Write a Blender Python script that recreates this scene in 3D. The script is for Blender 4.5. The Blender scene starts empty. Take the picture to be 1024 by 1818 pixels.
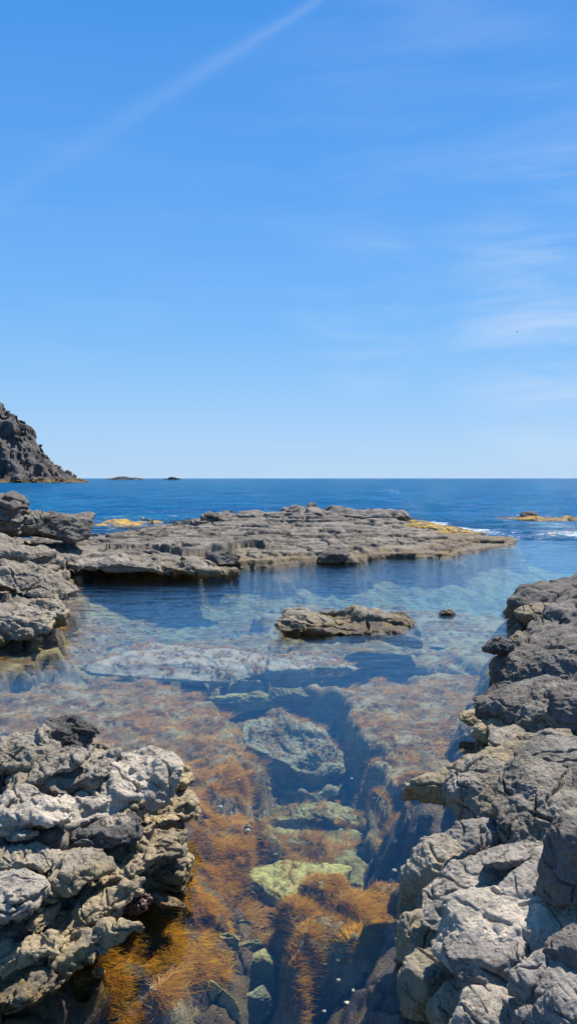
import bpy, math, random
import numpy as np
from mathutils import Vector
C = bpy.context.scene.collection
rad = math.radians
F = 1298.0; PITCH = rad(2.65); H = 2.2
FW = np.array([0, math.cos(PITCH), -math.sin(PITCH)]); UP = np.array([0, math.sin(PITCH), math.cos(PITCH)])
def ray(px, py):
    return FW + np.array([1., 0, 0])*(px-512)/F + UP*(909-py)/F
def P(px, py, z=0.0):
    d = ray(px, py); t = (z-H)/d[2]
    return np.array([d[0]*t, d[1]*t, z])
def P2(pts, z=0.0): return np.array([P(a, b, z)[:2] for a, b in pts])

# ------------------------------------------------------------------ noise
_r = np.random.RandomState(7)
PERM = _r.permutation(256).astype(np.int32); PERM = np.concatenate([PERM, PERM, PERM])
G = _r.normal(size=(256, 3)); G /= np.linalg.norm(G, axis=1)[:, None]; G = G.astype(np.float32)
def perlin(p):
    p = np.asarray(p, dtype=np.float32)
    i = np.floor(p).astype(np.int32); f = p-i; i &= 255
    u = f*f*f*(f*(f*6-15)+10)
    out = np.zeros(len(p), np.float32)
    for a in (0, 1):
        wa = u[:, 0] if a else 1-u[:, 0]
        A = PERM[(i[:, 0]+a) & 255]
        for b in (0, 1):
            wb = u[:, 1] if b else 1-u[:, 1]
            B = PERM[(A+i[:, 1]+b) & 255]
            for c in (0, 1):
                wc = u[:, 2] if c else 1-u[:, 2]
                g = G[PERM[(B+i[:, 2]+c) & 255]]
                out += wa*wb*wc*(g[:, 0]*(f[:, 0]-a)+g[:, 1]*(f[:, 1]-b)+g[:, 2]*(f[:, 2]-c))
    return out*1.5
def fbm(p, o=4, gain=.5):
    p = np.asarray(p, dtype=np.float32); s = 0; a = 1.0; t = 0
    for k in range(o):
        s = s+a*perlin(p+k*17.3); t += a; a *= gain; p = p*2.03
    return s/t*1.4
def xyz(x, y, z=0.0):
    x = np.asarray(x, dtype=np.float32); return np.stack([x, np.asarray(y, np.float32)+0*x, np.float32(z)+0*x], 1)
def worley2(x, y, seed=0):
    rs = np.random.RandomState(seed); J = rs.rand(256, 2).astype(np.float32); R = rs.rand(256, 3).astype(np.float32)
    ix = np.floor(x).astype(np.int32); iy = np.floor(y).astype(np.int32)
    f1 = np.full(len(x), 9., np.float32); f2 = f1.copy(); idc = np.zeros(len(x), np.int32); cx = np.zeros(len(x)); cy = np.zeros(len(x))
    for a in (-1, 0, 1):
        for b in (-1, 0, 1):
            h = PERM[(PERM[(ix+a) & 255]+iy+b) & 255]
            qx = ix+a+J[h, 0]; qy = iy+b+J[h, 1]
            d = np.hypot(x-qx, y-qy)
            m = d < f1
            f2 = np.where(m, f1, np.minimum(f2, d)); idc = np.where(m, h, idc); cx = np.where(m, x-qx, cx); cy = np.where(m, y-qy, cy)
            f1 = np.where(m, d, f1)
    return f1, f2, R[idc], cx, cy
def sstep(x, a, b):
    t = np.clip((x-a)/(b-a), 0, 1); return t*t*(3-2*t)
def polysd(x, y, poly):          # signed distance, + inside
    x = np.asarray(x, float); y = np.asarray(y, float)
    d = np.full(x.shape, 1e9); ins = np.zeros(x.shape, bool); n = len(poly)
    for k in range(n):
        ax, ay = poly[k]; bx, by = poly[(k+1) % n]
        ex, ey = bx-ax, by-ay; L = ex*ex+ey*ey+1e-12
        t = np.clip(((x-ax)*ex+(y-ay)*ey)/L, 0, 1)
        d = np.minimum(d, np.hypot(x-ax-t*ex, y-ay-t*ey))
        if ay != by:
            c = ((ay > y) != (by > y)) & (x < ex*(y-ay)/(ey)+ax)
            ins ^= c
    return np.where(ins, d, -d)

# ------------------------------------------------------------------ mesh out
def mesh_np(name, V, Q, mat, parent=None, smooth=True, attrs=None):
    me = bpy.data.meshes.new(name); V = np.asarray(V, np.float32); Q = np.asarray(Q, np.int32)
    k = Q.shape[1]
    me.vertices.add(len(V)); me.vertices.foreach_set('co', V.ravel())
    me.loops.add(Q.size); me.loops.foreach_set('vertex_index', Q.ravel())
    me.polygons.add(len(Q)); me.polygons.foreach_set('loop_start', np.arange(len(Q), dtype=np.int32)*k)
    me.polygons.foreach_set('use_smooth', np.full(len(Q), smooth))
    for an, av in (attrs or {}).items():
        at = me.attributes.new(an, 'FLOAT', 'POINT'); at.data.foreach_set('value', np.asarray(av, np.float32))
    me.update(calc_edges=True); me.validate()
    if mat: me.materials.append(mat)
    o = bpy.data.objects.new(name, me); C.objects.link(o)
    if parent: o.parent = parent
    return o
def tag(o, label=None, cat=None, group=None, kind=None):
    if label: o['label'] = label
    if cat: o['category'] = cat
    if group: o['group'] = group
    if kind: o['kind'] = kind
    return o
def gridq(nx, ny):               # vertex index = j*nx+i
    i, j = np.meshgrid(np.arange(nx-1), np.arange(ny-1)); a = (j*nx+i).ravel()
    return np.stack([a, a+1, a+nx+1, a+nx], 1)
def compact(V, Q, keepf, attrs=None):
    Q = Q[keepf]; used = np.unique(Q); m = np.full(len(V), -1); m[used] = np.arange(len(used))
    return V[used], m[Q], ({k: v[used] for k, v in attrs.items()} if attrs else None)
def vnormals(V, Q):
    n = np.cross(V[Q[:, 2]]-V[Q[:, 0]], V[Q[:, 3]]-V[Q[:, 1]]); N = np.zeros_like(V)
    for k in range(4):
        for c in range(3): N[:, c] += np.bincount(Q[:, k], n[:, c], len(V))
    return N/(np.linalg.norm(N, axis=1)[:, None]+1e-12)

# ------------------------------------------------------------------ materials
class NT:
    def __init__(s, name):
        s.m = bpy.data.materials.new(name); s.m.use_nodes = True; s.t = s.m.node_tree; s.t.nodes.clear()
        s.out = s.t.nodes.new('ShaderNodeOutputMaterial')
    def n(s, typ, **kw):
        o = s.t.nodes.new('ShaderNode'+typ); ins = kw.pop('i', {})
        for k, v in kw.items(): setattr(o, k, v)
        for k, v in ins.items():
            if isinstance(v, bpy.types.NodeSocket): s.t.links.new(v, o.inputs[k])
            else: o.inputs[k].default_value = v
        return o
    def math(s, op, a, b=0.5, c=None, clamp=False):
        i = {0: a, 1: b}
        if c is not None: i[2] = c
        return s.n('Math', operation=op, use_clamp=clamp, i=i).outputs[0]
    def mr(s, v, a, b, c=0., d=1.): return s.n('MapRange', interpolation_type='SMOOTHSTEP', i={0: v, 1: a, 2: b, 3: c, 4: d}).outputs[0]
    def noise(s, vec, sc, det=4., rough=.55, dist=0.): return s.n('TexNoise', i={'Vector': vec, 'Scale': sc, 'Detail': det, 'Roughness': rough, 'Distortion': dist}).outputs[0]
    def mix(s, f, a, b, mode='MIX'):
        o = s.t.nodes.new('ShaderNodeMix'); o.data_type = 'RGBA'; o.blend_type = mode
        for k, v in ((0, f), (6, a), (7, b)):
            if isinstance(v, bpy.types.NodeSocket): s.t.links.new(v, o.inputs[k])
            else: o.inputs[k].default_value = (v if k == 0 else (tuple(v)+(1,))[:4])
        return o.outputs[2]
    def link(s, a, b): s.t.links.new(a, b)
def c3(v): return (v[0], v[1], v[2], 1)

def rock_mat(name, dark=(.055, .05, .052), mid=(.16, .145, .135), cream=(.42, .34, .21), zc=(.0, .45), creamamt=.5, sc=1., wet=.075, bump=1., stain=(.30, .19, .04), stainamt=0., stainscale=1.2, strata=0.):
    """weathered grey rock; cream crust in the splash zone, brown-black where the water keeps it wet"""
    t = NT(name); geo = t.n('NewGeometry'); pos = geo.outputs['Position']
    z = t.n('SeparateXYZ', i={0: pos}).outputs[2]
    big = t.noise(pos, 1.6*sc, 5, .6); med = t.noise(pos, 9*sc, 6, .65); fine = t.noise(pos, 70*sc, 5, .7); grit = t.noise(pos, 260*sc, 2, .6)
    col = t.mix(t.mr(t.math('ADD', t.math('MULTIPLY', big, .6), t.math('MULTIPLY', med, .5)), .42, .68), dark, mid)
    col = t.mix(t.mr(fine, .38, .62, 0, .65), col, t.mix(.5, col, (min(mid[0]*2, .6), min(mid[1]*1.95, .6), min(mid[2]*1.85, .6))))
    # cream crust
    zm = t.math('MULTIPLY', t.mr(z, zc[0]-.03, zc[0]+.05), t.mr(t.math('ADD', z, t.math('MULTIPLY', t.math('SUBTRACT', big, .5), zc[1]*1.6)), zc[1]*.45, zc[1]*1.25, 1, 0))
    cm = t.math('MULTIPLY', zm, t.mr(t.math('ADD', t.math('MULTIPLY', med, .7), t.math('MULTIPLY', fine, .4)), .66-.34*creamamt, .78-.25*creamamt))
    creamc = t.mix(t.mr(fine, .35, .65), cream, tuple(v*.55 for v in cream))
    col = t.mix(cm, col, creamc)
    if stainamt > 0:
        sm = t.mr(t.noise(pos, stainscale, 4, .6), .72-.3*stainamt, .82-.3*stainamt)
        sm = t.math('MULTIPLY', sm, t.mr(med, .4, .6)); col = t.mix(t.math('MULTIPLY', sm, .85), col, stain)
    # pale specks of barnacle
    vo = t.n('TexVoronoi', i={'Vector': pos, 'Scale': 95*sc, 'Randomness': 1.}).outputs['Distance']
    sp = t.math('MULTIPLY', t.mr(vo, .10, .2, 1, 0), t.mr(t.noise(pos, 6*sc, 3), .48, .62))
    col = t.mix(t.math('MULTIPLY', sp, .55), col, (.5, .45, .36))
    col = t.mix(t.mr(grit, .35, .65, .0, .6), col, t.mix(.55, col, (.02, .018, .017)))
    rnd = t.n('ObjectInfo').outputs['Random']
    col = t.mix(1., col, t.mix(rnd, (.66, .66, .67), (1.25, 1.2, 1.1)), 'MULTIPLY')
    # wet
    wz = t.math('ADD', z, t.math('MULTIPLY', t.math('SUBTRACT', med, .5), .06))
    fr_ = t.math('MULTIPLY', t.math('MULTIPLY', t.mr(wz, wet*1.1, wet*2.4, 1, 0), t.mr(med, .42, .58)), .8)
    col = t.mix(fr_, col, t.mix(t.mr(fine, .4, .6), (.26, .17, .05), (.07, .045, .02)))
    wm = t.mr(wz, wet*.5, wet*1.25, 1, 0)
    col = t.mix(t.math('MULTIPLY', wm, .8), col, t.mix(t.mr(med, .4, .6), (.035, .02, .01), (.10, .06, .018)))
    rgh = t.math('SUBTRACT', .88, t.math('MULTIPLY', wm, .5))
    h = t.math('ADD', t.math('MULTIPLY', fine, .9), t.math('MULTIPLY', grit, .45))
    h = t.math('ADD', h, t.math('MULTIPLY', t.mr(t.n('TexVoronoi', i={'Vector': pos, 'Scale': 34*sc}).outputs['Distance'], 0, .35), .8))
    h = t.math('ADD', h, t.math('MULTIPLY', med, 1.1))
    b = t.n('Bump', i={'Strength': .8*bump, 'Distance': .017/sc, 'Height': h}).outputs[0]
    bs = t.n('BsdfPrincipled', i={'Base Color': col, 'Roughness': rgh, 'Normal': b, 'Specular IOR Level': .3})
    t.link(bs.outputs[0], t.out.inputs[0]); return t.m

M = {}
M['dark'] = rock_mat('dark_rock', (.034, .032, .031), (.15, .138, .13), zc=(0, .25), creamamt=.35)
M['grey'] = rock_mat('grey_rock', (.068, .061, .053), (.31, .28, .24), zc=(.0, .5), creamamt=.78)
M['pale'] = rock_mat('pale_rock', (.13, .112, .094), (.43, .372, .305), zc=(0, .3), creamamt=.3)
M['cream'] = rock_mat('crusted_rock', (.085, .070, .050), (.30, .25, .175), cream=(.54, .44, .28), zc=(0, .8), creamamt=.95)
M['shelf'] = rock_mat('shelf_rock', (.055, .050, .045), (.265, .24, .21), cream=(.50, .43, .30), zc=(0, .36), creamamt=.5, sc=.45, wet=.13, stainamt=.3, stain=(.40, .27, .07))
M['island'] = rock_mat('island_rock', (.040, .037, .034), (.18, .163, .145), cream=(.42, .37, .27), zc=(0, .5), creamamt=.5, wet=.08)
M['cliff'] = rock_mat('cliff_rock', (.045, .041, .041), (.165, .15, .142), zc=(0, 2.), cream=(.2, .12, .04), creamamt=.9, sc=.035, wet=.8)
M['islet'] = rock_mat('islet_rock', (.03, .03, .035), (.06, .058, .06), zc=(0, .3), creamamt=.1, sc=.03, wet=.5)
M['weedrock'] = rock_mat('weedy_rock', (.06, .05, .04), (.16, .13, .09), cream=(.4, .3, .1), zc=(0, .3), creamamt=.6, sc=.4, stainamt=1.2, stain=(.52, .34, .04), stainscale=1.6)

def sub_mat(name, a, b, moss=(.16, .09, .045), mossamt=.5, sc=1.):
    t = NT(name); pos = t.n('NewGeometry').outputs['Position']
    n1 = t.noise(pos, 3*sc, 5, .6); n2 = t.noise(pos, 18*sc, 5, .65); n3 = t.noise(pos, 90*sc, 4, .7)
    col = t.mix(t.mr(n2, .35, .65), a, b)
    mm = t.mr(t.math('ADD', t.math('MULTIPLY', n1, .7), t.math('MULTIPLY', n2, .3)), .68-.36*mossamt, .74-.3*mossamt)
    col = t.mix(t.math('MULTIPLY', mm, .85), col, t.mix(t.mr(n3, .35, .65), moss, tuple(v*.35 for v in moss)))
    vo = t.n('TexVoronoi', i={'Vector': pos, 'Scale': 42*sc, 'Randomness': 1.}).outputs['Distance']
    sp = t.math('MULTIPLY', t.mr(vo, .12, .26, 1, 0), t.mr(t.noise(pos, 5*sc, 4, .7), .5, .6))
    col = t.mix(t.math('MULTIPLY', sp, .5), col, (.55, .5, .44))
    col = t.mix(t.mr(n3, .3, .7, 0, .6), col, t.mix(.7, col, (.01, .01, .008)))
    h = t.math('ADD', t.math('MULTIPLY', n2, .8), t.math('MULTIPLY', n3, .5))
    b = t.n('Bump', i={'Strength': .9, 'Distance': .03/sc, 'Height': h}).outputs[0]
    bs = t.n('BsdfPrincipled', i={'Base Color': col, 'Roughness': .9, 'Normal': b, 'Specular IOR Level': .1})
    t.link(bs.outputs[0], t.out.inputs[0]); return t.m
M['seabed'] = sub_mat('seabed_turf', (.22, .17, .08), (.40, .33, .19), (.20, .125, .045), .62)
M['sub_pale'] = sub_mat('submerged_pale_rock', (.26, .235, .17), (.40, .37, .27), (.20, .14, .09), .5)
M['sub_green'] = sub_mat('submerged_green_rock', (.22, .19, .08), (.40, .35, .15), (.17, .11, .03), .56)
M['sub_lime'] = sub_mat('submerged_yellow_rock', (.30, .27, .09), (.54, .48, .18), (.18, .12, .03), .42)
M['sub_brown'] = sub_mat('submerged_weed_rock', (.20, .19, .12), (.36, .34, .23), (.17, .11, .06), .5)

def weed_mat(name, cols, rough=.6):
    t = NT(name); a = t.n('Attribute', attribute_name='tint').outputs['Fac']
    r = t.n('ValToRGB', i={0: a}); e = r.color_ramp.elements
    while len(e) < len(cols): e.new(.5)
    for k, c in enumerate(cols): e[k].position = k/(len(cols)-1); e[k].color = c3(c)
    d = t.n('BsdfDiffuse', i={0: r.outputs[0]}).outputs[0]; tr = t.n('BsdfTranslucent', i={0: r.outputs[0]}).outputs[0]
    mx = t.n('MixShader', i={0: .35, 1: d, 2: tr}); t.link(mx.outputs[0], t.out.inputs[0]); return t.m
M['weed_orange'] = weed_mat('orange_weed', [(.045, .022, .006), (.20, .07, .018), (.50, .22, .008), (.28, .19, .02), (.34, .10, .02), (.60, .34, .02)])
M['weed_brown'] = weed_mat('brown_weed', [(.08, .045, .015), (.24, .12, .03), (.42, .23, .04), (.30, .12, .035), (.50, .32, .09)])
M['weed_yellow'] = weed_mat('yellow_weed', [(.30, .18, .02), (.48, .31, .03), (.60, .42, .06)])
def plain(name, col, rough=.5, var=.3, sc=60):
    t = NT(name); pos = t.n('NewGeometry').outputs['Position']
    c = t.mix(t.mr(t.noise(pos, sc, 4), .35, .65, 0, 1), col, tuple(v*(1-var) for v in col))
    b = t.n('Bump', i={'Strength': .4, 'Distance': .003, 'Height': t.noise(pos, sc*2, 3)}).outputs[0]
    bs = t.n('BsdfPrincipled', i={'Base Color': c, 'Roughness': rough, 'Normal': b}); t.link(bs.outputs[0], t.out.inputs[0]); return t.m
M['shell'] = plain('shell', (.46, .40, .31), .4, .65, 150)
M['shell_dim'] = plain('dull_shell', (.26, .23, .18), .5, .5, 150)
M['maroon'] = plain('maroon_weed', (.10, .045, .035), .45, .5, 40)
M['tuft'] = plain('tan_weed_tuft', (.45, .27, .10), .8, .5, 60)
M['feather'] = plain('bird_feather', (.05, .05, .055), .7)
M['mustard'] = plain('mustard_sponge', (.42, .24, .015), .6, .4, 40)

# ------------------------------------------------------------------ rocks
def rotm(rx, ry, rz):
    cx, sx, cy, sy, cz, sz = math.cos(rx), math.sin(rx), math.cos(ry), math.sin(ry), math.cos(rz), math.sin(rz)
    X = np.array([[1, 0, 0], [0, cx, -sx], [0, sx, cx]]); Y = np.array([[cy, 0, sy], [0, 1, 0], [-sy, 0, cy]]); Z = np.array([[cz, -sz, 0], [sz, cz, 0], [0, 0, 1]])
    return Z @ Y @ X
_cs = {}
def cubesphere(n):
    if n in _cs: return _cs[n]
    V = []; Q = []; idx = {}
    g = np.tan(np.linspace(-math.pi/4, math.pi/4, n+1))
    a, b = np.meshgrid(g, g); a = a.ravel(); b = b.ravel(); o = np.ones_like(a)
    faces = [(a, b, o), (b, a, -o), (o, a, b), (-o, b, a), (b, o, a), (a, -o, b)]
    base = 0
    for f in faces:
        V.append(np.stack(f, 1)); Q.append(gridq(n+1, n+1)+base); base += (n+1)**2
    V = np.concatenate(V); Q = np.concatenate(Q)
    V /= np.linalg.norm(V, axis=1)[:, None]
    key = np.round(V*1e5).astype(np.int64); _, first, inv = np.unique(key, axis=0, return_index=True, return_inverse=True)
    inv = inv.ravel(); _cs[n] = (V[first], inv[Q]); return _cs[n]

def boulder_geo(seed, size, R, n=64, sharp=34., planes=13, blocky=.6, rough=1., bed=(0.25, 0.0, 1.), bedamt=1., crack=1., facet=1.):
    """rounded polytope, then bedding grooves, cracks, lumps and pits"""
    rs = np.random.RandomState(seed); D, Q = cubesphere(n)
    acc = np.zeros(len(D))
    ax = [(1, 0, 0), (-1, 0, 0), (0, 1, 0), (0, -1, 0), (0, 0, 1), (0, 0, -1)]
    for a in ax:
        nv = np.array(a, float)+rs.normal(size=3)*.22; nv /= np.linalg.norm(nv)
        acc += np.maximum(D@nv/(.80+.12*rs.rand()), 0)**sharp
    for k in range(planes):
        nv = rs.normal(size=3); nv[2] = abs(nv[2])*.8 if rs.rand() < .7 else nv[2]; nv /= np.linalg.norm(nv)
        acc += np.maximum(D@nv/(.80+.26*rs.rand()), 0)**sharp
    V = D*(acc**(-1/sharp))[:, None]*np.array(size)/2/.88
    S = float(np.mean(size))
    Vr = V @ R.T
    N = vnormals(Vr, Q); off = rs.rand(3)*50
    w = Vr/S
    low = fbm(w*1.6+off, 3); Vr = Vr+N*(low*.035*S*rough)[:, None]
    # bedding
    bd = np.array(bed, float); bd /= np.linalg.norm(bd)
    s = (Vr@bd); wob = fbm(Vr*(2.2/S)+off+9, 2)*.12*S
    q = Vr*(1.1/S) ; q = q + np.outer((s+wob)*(7.5/S)-(Vr@bd)*(1.1/S), bd)
    layer = perlin(q+off); steps = np.tanh(layer*7)*.62
    Vr = Vr+N*(steps*.045*S*bedamt)[:, None]
    N = vnormals(Vr, Q)
    wv = Vr+np.stack([fbm(Vr*(2.0/S)+off+k*7, 2) for k in range(3)], 1)*(.09*S)
    fac = np.zeros(len(Vr))
    for lam, am, cnt in ((.62, .050, 3), (.27, .022, 4), (.12, .010, 4)):
        for k in range(cnt):
            nv = rs.normal(size=3); nv[2] *= 1.3; nv /= np.linalg.norm(nv); q_ = (wv@nv)/(lam*S)+rs.rand()*9
            fac += am*S*(np.abs((q_ % 1.)-.5)*2-.5)*.62
    d = fac*facet
    for k in range(3):
        nv = np.cross(bd, rs.normal(size=3))+rs.normal(size=3)*.25 if k < 2 else bd+rs.normal(size=3)*.12
        nv /= np.linalg.norm(nv); sp_ = S*(.38, .55, .3)[k]; q_ = (wv@nv)/sp_+rs.rand(); dd = np.abs(q_-np.round(q_))*sp_
        ms = sstep(perlin(Vr*(1.5/S)+off+k*13+np.round(q_)[:, None]*3.7), -.05, .25)
        d = d-np.exp(-(dd/(.011*S+.0015))**2)*.075*S*crack*ms
    # absolute-size roughness
    rdg = .35-np.abs(perlin(Vr*9+off+5)); rdg2 = .3-np.abs(perlin(Vr*21+off+15)); lum = fbm(Vr*14+off, 3)*.6; fine = fbm(Vr*48+off, 2)
    pit = np.maximum(perlin(Vr*26+off+77)-.35, 0)
    d = d+rough*(rdg*min(.022, .04*S)+rdg2*min(.010, .02*S)+lum*min(.013, .02*S)+fine*min(.006, .010*S)-pit*min(.016, .05*S))
    Vr = Vr+N*d[:, None]
    return Vr, Q

def boulder(name, label, loc, size, mat, seed, rot=(0, 0, 0), parent=None, group=None, cat='rock', **kw):
    R = rotm(*[rad(a) for a in rot]); V, Q = boulder_geo(seed, size, R, **kw)
    lo = np.array([0, 0, V[:, 2].min()])
    o = mesh_np(name, V, Q, M[mat], parent)
    o.location = loc
    if parent is None: tag(o, label, cat, group)
    elif label: o['label'] = label
    return o

def hfield(x0, x1, y0, y1, dx, dy, fz):
    xs = np.arange(x0, x1, dx); ys = np.arange(y0, y1, dy); X, Y = np.meshgrid(xs, ys); x = X.ravel(); y = Y.ravel()
    z, keep = fz(x, y); V = np.stack([x, y, z], 1); Q = gridq(len(xs), len(ys)); return V, Q, keep
def terrace(h, T, sharp=.22, ph=0.):
    q = h/T+ph; k = np.floor(q); f = q-k; return (k+sstep(f, .5-sharp, .5+sharp)-ph)*T
def undercut(V, a, T, sc=.8):
    p = np.stack([V[:, 0]*sc, V[:, 1]*sc*.6, V[:, 2]/T], 1); V = V.copy(); V[:, 1] += a*perlin(p)*1.6; V[:, 0] += a*.5*perlin(p+9); return V
def disp3(V, Q, amp, sc, off=0, o=3):
    N = vnormals(V, Q); return V+N*(fbm(V*sc+off, o)*amp)[:, None]

# ---- base ground shapes (height functions), outlines read at the waterline
BANK = np.concatenate([P2([(905, 1088), (928, 1118), (885, 1150), (872, 1205), (840, 1262), (822, 1300), (842, 1335), (800, 1366), (745, 1395), (812, 1440), (815, 1478), (762, 1512), (722, 1590), (706, 1660), (700, 1740), (692, 1830)]), [[.3, 1.6], [.3, .0], [7, 0], [9, 13], [5.5, 12.0]]])
def bank_h(x, y):
    sd = polysd(x, y, BANK)
    return np.where(sd > 0, .92*(1-np.exp(-np.maximum(sd, 0)/.52))+.05*np.maximum(sd-.8, 0), sd*1.7)
OUT = np.concatenate([P2([(215, 1375), (330, 1400), (345, 1440), (318, 1500), (322, 1560), (285, 1600), (205, 1668), (95, 1742), (0, 1800), (-150, 1900)]), [[-3.2, 3.0], [-4.4, 4.5], [-4.2, 5.6], [-2.5, 5.65], [-1.6, 5.3]]])
def out_h(x, y):
    sd = polysd(x, y, OUT)
    return np.where(sd > 0, .52*(1-np.exp(-np.maximum(sd, 0)/.38)), sd*1.1)
LEFT = np.concatenate([P2([(0, 1150), (60, 1140), (100, 1112), (112, 1085), (128, 1045), (130, 1021)]), [[-5.2, 19], [-8, 24], [-16, 26], [-18, 8], [-5, 8]]])
def left_h(x, y):
    sd = polysd(x, y, LEFT)
    return np.where(sd > 0, .46*(1-np.exp(-np.maximum(sd, 0)/.8))+.12*np.maximum(sd-1.2, 0), sd*2.2)
SHELF = np.concatenate([P2([(118, 1019), (240, 1024), (345, 1023), (368, 1012), (430, 1012), (570, 1001), (630, 1003), (700, 992), (790, 990), (840, 984), (922, 967), (905, 960), (850, 958)]), [[7.5, 30], [5.5, 36], [0, 37.5], [-4.5, 34], [-6.4, 27], [-8.5, 24], [-9, 20], [-8, 16]]])
def cast(px, py, hf):
    d = ray(px, py); T = np.arange(.8, 60, .01); q = np.array([0, 0, H])[None]+T[:, None]*d[None]
    k = np.nonzero(q[:, 2] <= hf(q[:, 0], q[:, 1]))[0]
    return q[k[0]] if len(k) else q[-1]

# ---- right bank bedrock
def fz_bank(x, y):
    sd = polysd(x, y, BANK); h = bank_h(x, y)
    wx = fbm(xyz(x*1.2, y*1.2, 3), 2); ux = x*3.6+wx*1.2; uy = y*2.8-x*1.1+wx
    f1, f2, r, cx, cy = worley2(ux, uy, 3)
    z = h+(r[:, 0]-.5)*.30*sstep(sd, -.7, .2)+((r[:, 1]-.5)*cx+(r[:, 2]-.5)*cy)*.22-.10*np.exp(-((f2-f1)/.06)**2)-.40*sstep(sd, -.1, .25)
    z += fbm(xyz(x*5, y*5), 4)*.03
    return z, sd > -.55
V, Q, keep = hfield(.1, 6.5, .9, 12.5, .014, .02, fz_bank)
V, Q, _ = compact(V, Q, keep[Q].all(1))
V = disp3(V, Q, .055, 6, 5, 5)
bank = mesh_np('rock_bank', V, Q, M['dark']); tag(bank, 'rugged grey bedrock of the right bank under and between its loose boulders', 'rock bank')  # dark colour stands in for shade in the gaps between the boulders

# ---- left foreground outcrop
def fz_out(x, y):
    sd = polysd(x, y, OUT); h = out_h(x, y)
    s = x*.45+y*.9; wx = fbm(xyz(x*1.5, y*1.5, 8), 2)
    f1, f2, r, cx, cy = worley2(x*1.6+y*.7+wx, (y*1.0-x*.5)*5+wx*1.5, 5)
    z = h+(r[:, 0]-.5)*.18*sstep(sd, -.5, .2)+((r[:, 1]-.5)*cx+(r[:, 2]-.8)*cy)*.12-.08*np.exp(-((f2-f1)/.08)**2)-.06
    z += fbm(xyz(x*6, y*6), 4)*.04
    return z, sd > -.6
V, Q, keep = hfield(-4.6, -.2, 2.3, 7.0, .012, .014, fz_out)
V, Q, _ = compact(V, Q, keep[Q].all(1)); V = disp3(V, Q, .045, 7, 2, 5)
outcrop = mesh_np('rock_outcrop', V, Q, M['island']); tag(outcrop, 'layered grey and cream rock outcrop rising from brown weed at the lower left', 'rock outcrop')

# ---- left bank
def fz_left(x, y):
    sd = polysd(x, y, LEFT)+fbm(xyz(x*1.3, y*1.3, 4), 3)*.25; h = np.where(sd > 0, .46*(1-np.exp(-np.maximum(sd, 0)/.8))+.12*np.maximum(sd-1.2, 0), sd*2.2)
    wx = fbm(xyz(x*.8, y*.8, 2), 3)
    f1, f2, r, cx, cy = worley2(x*1.3+wx*1.2+y*.25, y*1.5+wx*1.4, 9)
    z = h+(r[:, 0]-.5)*.22*sstep(sd, 0, .7)-.10*np.exp(-((f2-f1)/.07)**2)+((r[:, 1]-.5)*cx+(r[:, 2]-.5)*cy)*.12
    z = z+fbm(xyz(x*2.3, y*2.3, 1), 4)*.10+.07*x*.0
    z2 = terrace(z+.10*fbm(xyz(x*1.5, y*1.5, 7), 3)+.05*x, .13, .18)-.05*x
    z = z*.25+z2*.75+fbm(xyz(x*9, y*9), 3)*.02
    return z, sd > -.6
V, Q, keep = hfield(-13, -2.6, 7.6, 22, .025, .03, fz_left)
V, Q, _ = compact(V, Q, keep[Q].all(1)); V = undercut(disp3(V, Q, .02, 7, 2, 4), .07, .09)
lb = mesh_np('rock_ledge', V, Q, M['shelf']); tag(lb, 'stepped grey rock ledge descending into the pool at the left edge', 'rock ledge')

# ---- the long flat shelf between pool and sea
def fz_shelf(x, y):
    sd = polysd(x, y, SHELF)+fbm(xyz(x*.55, y*.55, 4), 4)*.75*sstep(y, 15.5, 18)+fbm(xyz(x*1.6, y*1.6, 4), 3)*.16
    tp = sstep(x, 6.5, 1.5)
    h = np.where(sd > 0, (.09+.13*tp)*(1-np.exp(-np.maximum(sd, 0)/.12))+.2*tp*(1-np.exp(-np.maximum(sd, 0)/1.6)), sd*3.)
    h = h+.38*np.exp(-((x-1.8)/3.6)**2-((y-29.5)/3.2)**2)*sstep(sd, 0, 1.)+.16*np.exp(-((x+1.5)/1.6)**2-((y-29.5)/2.)**2)*sstep(sd, 0, .5)
    h = h+.16*np.exp(-((x+6.5)/2.)**2-((y-18)/2.5)**2)-.14*np.exp(-((x+5.6)/1.6)**2-((y-26)/3)**2)
    wx = fbm(xyz(x*.5, y*.5, 2), 3)
    f1, f2, r, cx, cy = worley2(x*.42+wx*1.2+y*.25, y*1.0+wx*1.6, 12)
    g1, g2, r2, _, _ = worley2(x*1.0+wx*3, y*2.4-x*.4, 14)
    e = sstep(sd, 0, .5)
    z = h+(r[:, 0]-.5)*.16*e-.09*np.exp(-((f2-f1)/.05)**2)*e+((r[:, 1]-.5)*cx+(r[:, 2]-.7)*cy)*.16*e+(r2[:, 0]-.5)*.05*e-.04*np.exp(-((g2-g1)/.07)**2)*e
    z = z+fbm(xyz(x*.9, y*1.3, 1), 4)*.10*e
    z2 = terrace(z+.05*fbm(xyz(x*1.1, y*1.1, 7), 3)+.02*y, .11, .15)-.02*y
    z = z*.4+z2*.6+fbm(xyz(x*8, y*8), 3)*.018
    return z, sd > -.3
V, Q, keep = hfield(-10, 9, 13.5, 38, .028, .028, fz_shelf)
V, Q, _ = compact(V, Q, keep[Q].all(1)); V = undercut(disp3(V, Q, .03, 4.0, 2, 4), .035, .16)
shelf = mesh_np('rock_shelf', V, Q, M['shelf']); tag(shelf, 'long low shelf of flat weathered rock dividing the calm pool from the open sea', 'rock shelf')

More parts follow.
